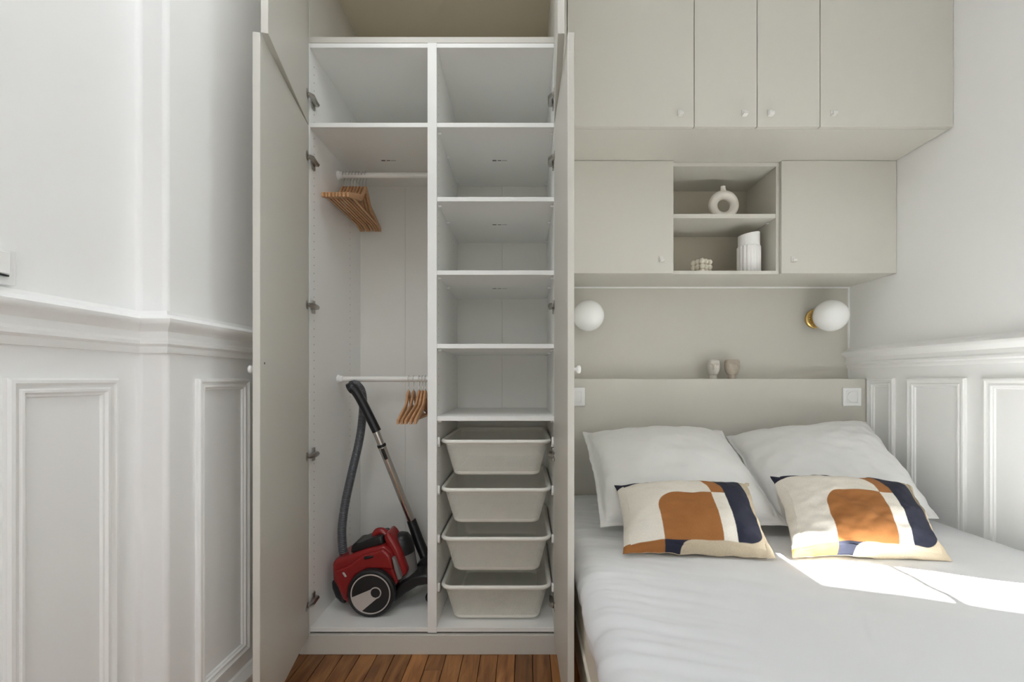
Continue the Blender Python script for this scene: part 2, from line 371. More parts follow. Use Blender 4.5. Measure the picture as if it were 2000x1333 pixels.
MB().ringframe((XW2, 1.262, 0.205), (0, 1, 0), (0, 0, 1), 1.498 - 1.262, 1.086 - 0.205, [(a * 0.85, b) for a, b in MOULD], (1, 0, 0)).build('panel_moulding', 'trim', wl, smooth=35)
for (y0, y1) in ((2.078, 2.24), (1.742, 2.008), (1.409, 1.674)):
    MB().ringframe((XR, y0, 0.21), (0, 1, 0), (0, 0, 1), y1 - y0, 1.090 - 0.21, MOULD, (-1, 0, 0)).build('panel_moulding', 'trim', wr, smooth=35)

# ------------------------------------------------------------------ wardrobe
wd = thing('wardrobe', (-0.365, YF, 0.0), 'tall white fitted wardrobe standing open, with clothes rails left and shelves right', 'wardrobe')
ZT = 2.4385
MB().box(XA - 0.018, XA, YF, YW + 0.012, 0.078, ZT - 0.024).build('side_panel', 'melamine', wd, bevel=0.001)
MB().box(XB, XB + 0.018, YF, YW + 0.012, 0.078, ZT - 0.024).build('side_panel', 'melamine', wd, bevel=0.001)
MB().box(XD0, XD1, YF - 0.001, YW, 0.082, ZT - 0.024).build('divider', 'melamine', wd, bevel=0.001)
def shelf(xa, xb, zt, t=0.018, y0=YF + 0.001): return MB().box(xa, xb, y0, 2.373, zt - t, zt).build('shelf', 'melamine', wd, bevel=0.0012)
for (xa, xb) in ((XA, XD0), (XD1, XB)):
    MB().box(xa, xb, YF, 2.373, 2.3955, 2.4135).build('top_panel', 'melamine', wd, bevel=0.001)
    MB().box(xa, xb, YF, 2.373, 0.085, 0.102).build('bottom_panel', 'melamine', wd, bevel=0.001)
    MB().box(xa, (xa + xb) / 2 - 0.0003, 2.373, 2.381, 0.09, 2.42).build('back_board', 'back', wd, bevel=0.001)
    MB().box((xa + xb) / 2 + 0.0003, xb, 2.373, 2.381, 0.09, 2.42).build('back_board', 'back', wd, bevel=0.001)
def zf(py): return HC + (742 - py) / F * YF
shelf(XA, XD0, zf(239.5)); shelf(XD1, XB, zf(239.5))
RSH = [zf(p) for p in (384, 528, 672, 814)]
for z in RSH: shelf(XD1, XB, z, y0=YF + 0.004)
# printed marks under the shelves, shelf pegs
for (xc, zt) in ((-0.615, zf(239.5)), (-0.109, zf(239.5)), (-0.109, RSH[0]), (-0.109, RSH[1])):
    g = MB(); z = zt - 0.0186; yc = 2.09
    for (a, b, h) in ((-0.036, -0.018, 0.010), (-0.012, 0.004, 0.007), (0.008, 0.030, 0.003)):
        g.box(xc + a, xc + b, yc - h / 2, yc + h / 2, z, z + 0.0004)
    g.build('printed_mark', 'print', wd, kind='stuff')
for z in [zf(239.5)] + RSH:
    for xx, s in ((XD1, 1), (XB, -1)):
        for yy in (YF + 0.04, 2.05, 2.33):
            MB().tube([(xx, yy, z - 0.023), (xx + s * 0.012, yy, z - 0.023)], 0.0045, 8).build('shelf_peg', 'plastic', wd, smooth=40)
g = MB()
for xx, s in ((XA, 1), (XD1, 1), (XB, -1), (XD0, -1)):
    for yy in (YF + 0.037, YF + 0.42):
        for k in range(68):
            z = 0.2 + k * 0.032
            g.add([(xx + s * 0.0004, yy + 0.0028 * math.cos(q), z + 0.0028 * math.sin(q)) for q in [math.pi / 3 * j for j in range(6)]], [(0, 1, 2, 3, 4, 5)])
g.build('drilled_holes', 'hole', wd, kind='stuff', recalc=False)
# rails with end sockets
YR = 2.09; ZR1, ZR2 = P(0, 343, YR).z, P(0, 741, YR).z
for z in (ZR1, ZR2):
    r = MB().tube([(XA + 0.004, YR, z), (XD0 - 0.004, YR, z)], 0.0125, 20, flat=1.0).build('clothes_rail', 'rail', wd, smooth=40)
    for xx, s in ((XA, 1), (XD0, -1)):
        MB().lathe([(0.020, 0), (0.020, 0.006), (0.0165, 0.009), (0.0155, 0.022), (0.013, 0.024)], (xx, YR, z), (s, 0, 0), 20).build('rail_socket', 'plastic', r, smooth=40)
MB().box(-0.885, 0.1354, YF - 0.008, YF + 0.012, 0.0, 0.077).build('plinth', 'greige', wd, bevel=0.0015)

# hinged doors: local (along from hinge, outward thickness, z) -> world
def door(xh, yh, ang, w, z0, z1, side, parent, th=0.02, knob=None, hinges=()):
    d = Vector((math.sin(ang), -math.cos(ang), 0)); n = Vector((-side * math.cos(ang), -side * math.sin(ang), 0)) * 1.0
    if side == -1: n = Vector((math.cos(ang), math.sin(ang), 0))
    else: n = Vector((-math.cos(ang), -math.sin(ang), 0))
    h = Vector((xh, yh, 0))
    W = lambda a, b, z: h + d * a + n * b + Vector((0, 0, z))
    g = MB(); g.add([W(a, b, z) for z in (z0, z1) for b in (0, th) for a in (0, w)], [(0, 2, 3, 1), (4, 5, 7, 6), (0, 1, 5, 4), (2, 6, 7, 3), (0, 4, 6, 2), (1, 3, 7, 5)])
    o = g.build('door', 'greige', parent, bevel=0.0012)
    if knob:
        kz = knob; c = W(w - 0.035, th, kz)
        MB().lathe([(0.006, 0), (0.005, 0.010), (0.011, 0.014), (0.012, 0.020), (0.009, 0.023)], c, n, 16).build('knob', 'plastic', o, smooth=40)
    for (hz, tilt) in hinges:
        s = side
        xs = XA if s == 1 else XB
        g = MB().lathe([(0.0175, 0.002), (0.0175, -0.0015), (0.015, -0.002)], W(0.024, 0, hz), -n, 20)
        g.build('hinge_cup', 'steel', o, smooth=40)
        g = MB(); e = W(0.022, -0.002, hz); q = Vector((xs + s * 0.012, yh + 0.030, hz))
        g.tube([e, lerp(e, q, 0.4) + Vector((s * 0.008, 0, 0)), q, Vector((xs + s * 0.012, yh + 0.055, hz))], [0.008, 0.011, 0.012, 0.010], 6)
        g.build('hinge_arm', 'steel', o, bevel=0.001)
        g = MB().box(min(xs, xs + s * 0.005), max(xs, xs + s * 0.005), yh + 0.030, yh + 0.052, hz - 0.026, hz + 0.026)
        g.build('hinge_plate', 'steel', o, bevel=0.001)
    return o
HZ = [P(0, p, 1.835).z for p in (318, 600, 888, 1172)]
a1 = math.atan2(0.089, 0.485)
door(-0.846, 1.800, a1, 0.494, 0.079, 2.0785, 1, wd, knob=1.113, hinges=[(z, 0) for z in HZ])
sh = Vector((-0.846, 1.80, 0)) + Vector((math.sin(a1), -math.cos(a1), 0)) * 0.46
MB().lathe([(0.0035, 0), (0.0035, 0.0006)], (sh.x, sh.y, 1.131), (math.cos(a1), math.sin(a1), 0), 10).build('screw_hole', 'black', wd.children[-1] if False else [c for c in wd.children if c.name.startswith('door')][0])
door(0.117, 1.800, math.atan2(0.007, 0.485), 0.487, 0.079, 2.0785, -1, wd, th=0.019, knob=1.113, hinges=[(z, 0) for z in HZ])

# overhead box above the wardrobe
bx = thing('overhead_cabinet', (-0.365, YF, ZT - 0.024), 'open overhead cupboard sitting above the tall wardrobe under the ceiling', 'cabinet')
MB().box(XA - 0.018, XB + 0.018, YF, YW, ZT - 0.0235, ZT).build('bottom_board', 'greige', bx, bevel=0.001)
MB().box(XA - 0.018, XB + 0.018, YF, YW, 2.82, 2.845).build('top_board', 'boxin', bx)
MB().box(XA - 0.018, XA, YF, YW, ZT, 2.82).build('side_board', 'greige', bx)
MB().box(XB, XB + 0.018, YF, YW, ZT, 2.82).build('side_board', 'greige', bx)
MB().box(XA, XB, YW - 0.008, YW, ZT, 2.82).build('back_board', 'boxin', bx)
HZU = [P(0, 200, 1.835).z]
door(-0.846, 1.800, math.atan2(0.107, 0.475), 0.488, 2.0825, 2.835, 1, bx, hinges=[(HZU[0], 0)])
door(0.117, 1.800, math.atan2(-0.0205, 0.475), 0.476, 2.0825, 2.835, -1, bx, hinges=[(HZU[0], 0)])
# fillers between wardrobe, walls and ceiling
struct(MB().box(XW2, XA - 0.018, YF + 0.01, YF + 0.03, 0, ZC).build('trim_6', 'greige'))
struct(MB().box(XW2, XR, YF + 0.004, YF + 0.022, 2.846, ZC).build('trim_7', 'greige'))

# ------------------------------------------------------------------ bridging cupboards over the bed
def knob_block(x, y, z, parent):                             # small white hook-shaped pull
    g = MB().prism([(x - 0.009, y - a_, z + b_) for a_, b_ in ((0, 0.012), (0.004, 0.012), (0.0045, -0.007), (0.017, -0.009), (0.0175, -0.002), (0.021, -0.002), (0.021, -0.0125), (0.018, -0.014), (0, -0.014))], (0.018, 0, 0))
    return g.build('knob', 'pull', parent, bevel=0.0012)
YWU = YW - 0.002
uc = thing('bridge_cabinet', (0.92, YF, 2.073), 'long greige four-door cupboard bridging above the bed, deepest and highest on that wall', 'cabinet')
MB().box(0.1374, XR - 0.002, YF, YWU, 2.073, 2.091).build('bottom_board', 'greige', uc, bevel=0.001)
MB().box(0.1374, XR - 0.002, YF, YWU, 2.82, 2.845).build('top_board', 'greige', uc)
MB().box(0.1374, 0.1554, YF, YWU, 2.091, 2.82).build('side_board', 'greige', uc)
MB().box(XR - 0.020, XR - 0.002, YF, YWU, 2.091, 2.82).build('side_board', 'greige', uc)
MB().box(0.1374, 0.1665, YF - 0.016, YF, 2.0735, 2.845).build('filler_strip', 'greige', uc)
xs = [0.168, (1356 - 1024) / F * 1.795, (1479 - 1024) / F * 1.795, (1602 - 1024) / F * 1.795, XR - 0.001]
for i in range(4):
    d = MB().box(xs[i] + 0.0013, xs[i + 1] - 0.0013, 1.795, YF - 0.001, 2.0735, 2.842).build('door', 'greige', uc, bevel=0.0012)
    kx = [(1330 - 1024), (1455 - 1024), (1506 - 1024), (1629 - 1024)][i] / F * 1.785
    knob_block(kx, 1.795, P(0, 217, 1.78).z, d)
lc = thing('wall_cabinet', (0.92, 2.087, 1.563), 'shallower greige wall cupboard with two doors and an open niche, above the sconces', 'cabinet')
YL = 2.087; NX0, NX1 = 0.674, 1.159
MB().box(0.1374, XR - 0.002, YL, YW - 0.001, 1.563, 1.579).build('bottom_board', 'greige', lc, bevel=0.001)
MB().box(0.1374, XR - 0.002, YL, YW - 0.001, 2.054, 2.072).build('top_board', 'greige', lc, bevel=0.001)
MB().box(0.1374, 0.155, YL, YW - 0.001, 1.579, 2.054).build('side_board', 'greige', lc)
MB().box(XR - 0.020, XR - 0.002, YL, YW - 0.001, 1.579, 2.054).build('side_board', 'greige', lc)
MB().box(NX0 - 0.018, NX0 - 0.002, YL, YW - 0.001, 1.579, 2.054).build('niche_side', 'greige', lc, bevel=0.001)
MB().box(NX1 - 0.014, NX1 + 0.004, YL, YW - 0.001, 1.579, 2.054).build('niche_side', 'greige', lc, bevel=0.001)
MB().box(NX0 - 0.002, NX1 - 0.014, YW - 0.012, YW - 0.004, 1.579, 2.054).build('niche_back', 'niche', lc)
ZNS = P(0, 418, 2.09).z
MB().box(NX0 - 0.002, NX1 - 0.0145, YL + 0.002, YW - 0.012, ZNS - 0.020, ZNS).build('shelf', 'greige', lc, bevel=0.001)
MB().tube([(NX1 - 0.014, YL + 0.06, ZNS - 0.024), (NX1 - 0.026, YL + 0.06, ZNS - 0.024)], 0.004, 8).build('shelf_peg', 'plastic', lc, smooth=40)
for (xa, xb, kp) in ((0.139, NX0, 1293), (NX1, XR - 0.001, 1551)):
    d = MB().box(xa + 0.001, xb - 0.001, 2.069, YL - 0.001, 1.563, 2.0715).build('door', 'greige', lc, bevel=0.0012)
    knob_block((kp - 1024) / F * 2.06, 2.069, P(0, 505, 2.055).z, d)

# ------------------------------------------------------------------ headboard and bed
YH = 2.245
hb = tag(MB().box(0.139, XR - 0.001, YH, YW - 0.001, 0, 1.087).build('headboard', 'alcove', bevel=0.002), 'greige boxed headboard ledge behind the pillows, spanning the alcove', 'headboard')
bd = thing('bed', (0.92, 1.2, 0.0), 'white double bed with cream mattress pushed into the alcove under the cupboards', 'bed')
BX = 0.162
MB().box(BX + 0.02, 1.655, 0.16, 2.235, 0.09, 0.255).build('bed_base', 'mattress', bd, bevel=0.015, seg=3)
for (xx, yy) in ((0.24, 0.25), (1.57, 0.25), (0.24, 2.15), (1.57, 2.15)):
    MB().lathe([(0.022, 0), (0.028, 0.09)], (xx, yy, 0), n=16).build('leg', 'beech', bd, smooth=40)
MB().box(BX + 0.012, 1.665, 0.15, 2.238, 0.255, 0.47).build('mattress', 'mattress', bd, bevel=0.03, seg=4)
g = MB()
for z in (0.285, 0.43):
    g = MB(); c = [(BX + 0.012, 0.19), (BX + 0.012, 2.2)]
    g.tube([(BX + 0.012, 0.19 + (2.0 * i / 20), z + 0.002 * math.sin(i)) for i in range(21)], 0.007, 8)
    g.build('piping', 'mattress', bd, smooth=60)

def fbm(x, y, z=0.0, o=3):
    s = 0; a = 1.0
    for k in range(o): s += a * noise.noise(Vector((x * 2 ** k, y * 2 ** k, z + 9 * k))); a *= 0.5
    return s
# duvet: cross-section parameter s across, t along the bed
def duvet():
    NS, NT = 150, 420; vs = []; fs = []
    ZTOP = 0.527
    prof = []
    # left tuck, round-over, flat top, right tuck
    for i in range(16): a = i / 15; prof.append((BX - 0.004 + 0.006 * (1 - a), lerp(0.425, 0.458, a)))
    for i in range(1, 25): a = i / 24 * math.pi / 2; prof.append((BX - 0.004 + 0.075 * (1 - math.cos(a)), 0.458 + 0.062 * math.sin(a)))
    n_top = 100
    for i in range(1, n_top + 1): prof.append((lerp(BX + 0.071, 1.628, i / n_top), 0.520 + 0.009 * math.sin(math.pi * i / n_top) ** 0.6))
    for i in range(1, 13): a = i / 12 * math.pi / 2; prof.append((1.628 + 0.044 * math.sin(a), 0.520 - 0.05 * (1 - math.cos(a))))
    NS = len(prof)
    for j in range(NT + 1):
        y = lerp(0.13, 2.236, j / NT); yn = (y - 0.13) / 2.106
        for i, (x, z) in enumerate(prof):
            side = max(0.0, 1 - (x - BX) / 0.16)
            w = fbm(x * 2.2, y * 1.6, 3.1) * 0.0055 + fbm(x * 7 + 0.9 * y, y * 4, 7.7, 2) * 0.0016
            # creases raking away from the left edge
            cr = max(0.0, 1 - abs(x - 0.30) / 0.26)
            q = noise.noise(Vector((x * 3.5, y * 19 + 7.5 * x, 2.0))); q2 = noise.noise(Vector((x * 5, y * 34 + 12 * x, 5.0)))
            w += cr * (0.0065 * q + 0.0045 * q2 + 0.0022 * noise.noise(Vector((x * 14, y * 62 + 26 * x, 8.0))))
            # long soft folds over the rest of the bed
            f_ = noise.noise(Vector((x * 1.1 + y * 1.6, y * 8 + x * 3.2, 11.0))); w += 0.0060 * max(0, f_) * (1 - cr) + 0.0016 * noise.noise(Vector((x * 9 + y * 5, y * 16 - x * 3, 21.0)))
            edge = 0.0
            if y < 0.25: edge = -((0.25 - y) / 0.12) ** 2 * 0.055
            foot = 0.0
            dx = 0.0
            if side > 0: dx = -side * (0.007 * q + 0.005 * noise.noise(Vector((1.0, y * 9, z * 8))))
            k = 1 if z > 0.45 else 0.3
            vs.append((x + dx, y, z + (w + edge) * k + (0.004 * noise.noise(Vector((y * 6, 4, 1))) if i < 6 else 0)))
    for j in range(NT):
        for i in range(NS - 1):
            a = j * (NS) + i; fs.append((a, a + 1, a + 1 + NS, a + NS))
    g = MB(); g.add(vs, fs)
    o = g.build('duvet', 'sheet', smooth=180, recalc=False)
    sm = o.modifiers.new('thick', 'SOLIDIFY'); sm.thickness = 0.012; sm.offset = -1
    return tag(o, 'smooth white duvet spread over the whole bed, sun patch on its right', 'duvet')
duvet()

# pillow / cushion: bilinear patch of four corners puffed along its normal
def puff(name, m, BL, BR_, TL, TR, tf, tb, NU=90, NV=90, pinch=0.05, wr=0.004, seed=0.0, exp=0.55, colour=None, flange=0.0, bulge=0.0, uvscale=(1, 1)):
    BL, BR_, TL, TR = map(Vector, (BL, BR_, TL, TR))
    nrm = ((BR_ - BL).cross(TL - BL)).normalized()
    if nrm.z < 0: nrm = -nrm
    vs = []; fs = []; uvs = []; cols = []
    def put(u, v, s):
        uu, vv = 2 * u - 1, 2 * v - 1
        pu = uu * (1 - pinch * (1 - vv * vv) * abs(uu) ** 3); pv = vv * (1 - pinch * (1 - uu * uu) * abs(vv) ** 3)
        # wavy seam
        pu += 0.012 * fbm(v * 4, uu, seed + 20) * abs(uu) ** 6; pv += 0.016 * fbm(u * 4, vv, seed + 30) * abs(vv) ** 6
        a, b = (pu + 1) / 2, (pv + 1) / 2
        p = lerp(lerp(BL, BR_, a), lerp(TL, TR, a), b)
        fu = max(0.0, 1 - (abs(uu) / (1 - flange)) ** 2.4) if abs(uu) < 1 - flange else 0.0
        fv = max(0.0, 1 - (abs(vv) / (1 - flange)) ** 2.4) if abs(vv) < 1 - flange else 0.0
        h = (fu ** exp) * (fv ** exp)
        edge = max(abs(uu), abs(vv))
        ang = math.atan2(vv, uu)
        wk = wr * (0.9 * fbm(u * 3.0 + seed, v * 3.0, seed) + 1.0 * edge ** 5 * noise.noise(Vector((math.cos(ang) * 4.5 + seed, math.sin(ang) * 4.5, edge * 0.8))) + 0.35 * fbm(u * 9, v * 9, seed + 4, 2))
        lift = bulge * (1 - uu * uu) * (1 - vv * vv)
        t = tf if s > 0 else tb
        return p + nrm * (s * t * h + lift + wk * (0.4 + 0.6 * min(1, h * 2)) + (0.010 * fbm(u * 5 + 3, v * 5, seed + 8) if edge > 0.9 else 0))
    for s in (1, -1):
        k = len(vs)
        for j in range(NV + 1):
            for i in range(NU + 1):
                # finer toward the edges
                u, v = i / NU, j / NV
                u = u + 0.12 * math.sin(2 * math.pi * u) / (2 * math.pi) * -1; v = v - 0.12 * math.sin(2 * math.pi * v) / (2 * math.pi)
                u = min(max(u, 0), 1); v = min(max(v, 0), 1)
                vs.append(put(u, v, s)); uvs.append((u * uvscale[0], v * uvscale[1]))
                if colour:
                    if s < 0: cols.append(SAND)
                    else:
                        acc = [0.0, 0.0, 0.0]
                        for du in (-0.0013, 0, 0.0013):
                            for dv in (-0.0018, 0, 0.0018):
                                q = colour(u + du, min(max(v + dv, 0), 1)); acc = [acc[0] + q[0], acc[1] + q[1], acc[2] + q[2]]
                        cols.append((acc[0] / 9, acc[1] / 9, acc[2] / 9, 1))
        for j in range(NV):
            for i in range(NU):
                a = k + j * (NU + 1) + i; q = (a, a + 1, a + NU + 2, a + NU + 1)
                fs.append(q if s > 0 else q[::-1])
    # close the rim: front and back share edge positions up to the seam
    n1 = (NU + 1) * (NV + 1)
    ring = [i for i in range(NU + 1)] + [j * (NU + 1) + NU for j in range(1, NV + 1)] + [NV * (NU + 1) + i for i in range(NU - 1, -1, -1)] + [j * (NU + 1) for j in range(NV - 1, 0, -1)]
    for q in range(len(ring)):
        a, b = ring[q], ring[(q + 1) % len(ring)]; fs.append((a, a + n1, b + n1, b))
    g = MB(); g.v = [Vector(v) for v in vs]; g.f = fs
    o = g.build(name, m, smooth=180, recalc=False, uvs=uvs)
    if colour:
        ca = o.data.color_attributes.new('print', 'FLOAT_COLOR', 'POINT')
        for i, c in enumerate(cols): ca.data[i].color = c
    return o
def surf(px, py, z): # point on a horizontal plane seen at a photo pixel
    Y = (HC - z) * F / (py - 742); return Vector(((px - 1024) / F * Y, Y, z))
tag(puff('pillow', 'linen', (0.268, 1.615, 0.565), (0.925, 1.60, 0.565), (0.276, 2.165, 0.838), (0.935, 2.165, 0.845), 0.125, 0.05, 140, 140, pinch=0.035, wr=0.016, seed=1.3, flange=0.05, exp=0.52),
    'square white pillow on the wardrobe side of the bed, flanged edge, leaning on headboard', 'pillow')
tag(puff('pillow', 'linen', (0.90, 1.64, 0.565), (1.555, 1.72, 0.560), (0.955, 2.17, 0.815), (1.615, 2.165, 0.882), 0.125, 0.05, 140, 140, pinch=0.035, wr=0.015, seed=5.1, flange=0.03, exp=0.52),
    'square white pillow beside the panelled right wall, its upper right corner raised', 'pillow')
WHITE_, BROWN, NAVY, SAND = srgb(226, 220, 209), srgb(158, 103, 53), srgb(33, 36, 54), srgb(196, 182, 158)
def design(u, v):
    u = u + 0.045 * (v - 0.45)            # seams lean a little
    t = 1 - v
    t = t * 0.27 / 0.38 if t < 0.38 else (0.27 + (t - 0.38) * 0.565 / 0.545 if t < 0.925 else 0.835 + (t - 0.925) * 2.2)
    v = 1 - t
    if v < 0.165:
        if u < 0.262: return BROWN
        bx_ = 0.365 + 0.075 * max(0, 1 - math.sqrt(max(0, 1 - (v / 0.165) ** 2)))
        return NAVY if u < bx_ else SAND
    if v > 0.905 + 0.012 * math.sin(u * 9) + 0.10 * u and u < 0.66: return NAVY
    # right outline of the navy band: rounded lower corner and sloped shoulder
    r = 0.13; xr = 0.945 - 0.03 * max(0, (v - 0.8) / 0.2)
    yb = v - 0.165
    if yb < r * 1.4: xr = 0.945 - r + r * math.sqrt(max(0, 1 - (1 - yb / (r * 1.4)) ** 2))
    if u > xr: return SAND
    lim1 = 0.745 if t > 0.27 else 0.60 + 0.145 * math.sqrt(max(0, 1 - (1 - t / 0.27) ** 2))
    if u > lim1: return NAVY
    if t < 0.27:
        lim2 = 0.49 + 0.16 * math.sqrt(max(0, 1 - (1 - t / 0.27) ** 2))
        return BROWN if u > lim2 else WHITE_
    if u > 0.65: return WHITE_
    if u > 0.262:
        cu, ct = 0.262 + 0.13, 0.27 + 0.20
        if u < cu and t < ct and ((u - cu) / 0.13) ** 2 + ((t - ct) / 0.20) ** 2 > 1: return WHITE_
        return BROWN
    return WHITE_
CG = 'patterned linen cushions'
tag(puff('cushion', 'print_linen', surf(1216, 1084, 0.537), surf(1516, 1092, 0.537), (0.334, 1.70, 0.692), (0.832, 1.70, 0.700), 0.082, 0.045, 320, 220, pinch=0.060, wr=0.008, seed=2.2, exp=0.62, colour=design, uvscale=(1.6, 1)),
    'printed white, brown and navy linen cushion in front of the pillow nearest the wardrobe', 'cushion', CG)
tag(puff('cushion', 'print_linen', surf(1548, 1090, 0.537), surf(1862, 1096, 0.537), (0.909, 1.70, 0.725), (1.425, 1.70, 0.702), 0.082, 0.045, 320, 220, pinch=0.060, wr=0.011, seed=8.4, exp=0.62, colour=design, uvscale=(1.6, 1)),
    'printed white, brown and navy linen cushion catching the sun patch, nearest the right wall', 'cushion', CG)

# ------------------------------------------------------------------ sconces, switches
def sconce(x, z, label):
    t = thing('wall_sconce', (x, YW, z), label, 'wall lamp', 'globe wall lamps')
    MB().lathe([(0.050, 0), (0.050, 0.012), (0.044, 0.016), (0.040, 0.030), (0.043, 0.034), (0.043, 0.050), (0.030, 0.054)], (x, YW, z), (0, -1, 0), 40).build('base', 'brass', t, smooth=35)
    g = MB()
    for k in range(30):
        q = 2 * math.pi * k / 30; g.ball((x + 0.0475 * math.cos(q), YW - 0.036, z + 0.0475 * math.sin(q)), 0.0048, 8)
    g.build('beading', 'brass', t, smooth=60, kind='stuff')
    MB().ball((x, YW - 0.128, z), 0.0770, 48).build('globe', 'opal', t, smooth=180)
    return t
ZS = P(0, 617, 2.25).z
sconce(1.502, ZS, 'white globe wall lamp on a brass base by the right wall corner')
sconce(0.314, ZS, 'white globe wall lamp half hidden behind the open wardrobe door')
def switch(x, z, label):
    t = thing('light_switch', (x, YH, z), label, 'switch', 'bedside switches')
    MB().box(x - 0.045, x + 0.045, YH - 0.008, YH, z - 0.045, z + 0.045).build('plate', 'plastic', t, bevel=0.003)
    MB().lathe([(0.0255, 0), (0.0255, 0.0035), (0.0235, 0.0045)], (x, YH - 0.008, z), (0, -1, 0), 32).build('rocker', 'plastic', t, smooth=40)
    g = MB().ringframe((x - 0.030, YH - 0.0085, z - 0.030), (1, 0, 0), (0, 0, 1), 0.06, 0.06, [(0, 0), (0.001, 0.001), (0.003, 0.001), (0.004, 0)], (0, -1, 0)); g.build('inset_frame', 'plastic', t)
ZSW = P(0, 775.5, YH).z
switch(1.600, ZSW, 'square white switch on the headboard near the right wall')
switch(0.252, ZSW, 'square white switch on the headboard partly behind the wardrobe door')
t = thing('wall_thermostat', (XW1, 0.84, 1.29), 'white switch box on the left wall above the chair rail', 'switch')
MB().box(XW1, XW1 + 0.012, 0.785, 0.8716, 1.260, 1.328).build('plate', 'plastic', t, bevel=0.003)
MB().box(XW1 + 0.012, XW1 + 0.019, 0.796, 0.856, 1.278, 1.320).build('rocker', 'plastic', t, bevel=0.002)
MB().box(XW1 + 0.012, XW1 + 0.0185, 0.796, 0.853, 1.2745, 1.277).build('painted_gap_shadow', 'black', t)  # shade under the rocker, put in as a black strip

# ------------------------------------------------------------------ ornaments
def ring_vase():
    c = Vector(((1413 - 1024) / F * 2.18, 2.18, ZNS + 0.0715)); g = MB(); n, k = 48, 20; vs = []; fs = []
    for i in range(n):
        a = 2 * math.pi * i / n; rr = 0.0205 + 0.0015 * math.sin(a)
        for j in range(k):
            q = 2 * math.pi * j / k; rad = 0.0505 + rr * math.cos(q)
            vs.append(c + Vector((rad * math.cos(a), rr * 0.95 * math.sin(q), rad * math.sin(a))))
    for i in range(n):
        for j in range(k): fs.append((i * k + j, ((i + 1) % n) * k + j, ((i + 1) % n) * k + (j + 1) % k, i * k + (j + 1) % k))
    t = thing('ring_vase', (c.x, c.y, ZNS), 'ivory ring-shaped vase with a hole, on the niche shelf', 'vase')
    g.add(vs, fs); g.build('ring_body', 'ceramic', t, smooth=180)
    MB().lathe([(0.019, 0.052), (0.0155, 0.066), (0.012, 0.076), (0.0105, 0.086), (0.0115, 0.091), (0.0085, 0.0915), (0.0075, 0.08)], c, (-0.02, 0, 1), 24).build('neck', 'ceramic', t, smooth=50)
ring_vase()
c = Vector((1.063, 2.172, 1.5795))
fv = thing('fluted_vase', c, 'tall white vase with fluted lower part and smooth collar, in the niche', 'vase')
MB().lathe([(0.046, 0), (0.0515, 0.004), (0.0515, 0.128), (0.049, 0.132)], c, n=144, rfun=lambda q, h: 1.0 + 0.075 * abs(math.cos(q * 9)) - 0.055).build('fluted_body', 'ceramic2', fv, smooth=60)
g = MB(); prof = [(0.0475, 0.131), (0.0475, 0.150), (0.0475, 0.168), (0.0475, 0.190), (0.0440, 0.190), (0.0440, 0.14)]
g.lathe(prof, c, n=48)
for i, v in enumerate(g.v):
    if v.z > c.z + 0.145: v.z += (v.x - c.x) * 0.16 + 0.0
g.build('collar', 'ceramic2', fv, smooth=50)
# bubble candle
bc = thing('bubble_candle', (0.846, 2.19, 1.5795), 'small cream bubble candle cube at the bottom of the niche', 'candle')
g = MB(); a = R(28)
for i in range(3):
    for j in range(3):
        for k in range(3):
            u, w = (i - 1) * 0.0245, (j - 1) * 0.0245
            g.ball((0.846 + u * math.cos(a) - w * math.sin(a), 2.19 + u * math.sin(a) + w * math.cos(a), 1.5795 + 0.0135 + k * 0.0240), 0.0138, 14)
g.build('wax_body', 'wax', bc, smooth=180, kind='stuff')
MB().tube([(0.846, 2.19, 1.652), (0.847, 2.19, 1.662), (0.853, 2.189, 1.667)], 0.001, 6).build('wick', 'linen', bc)

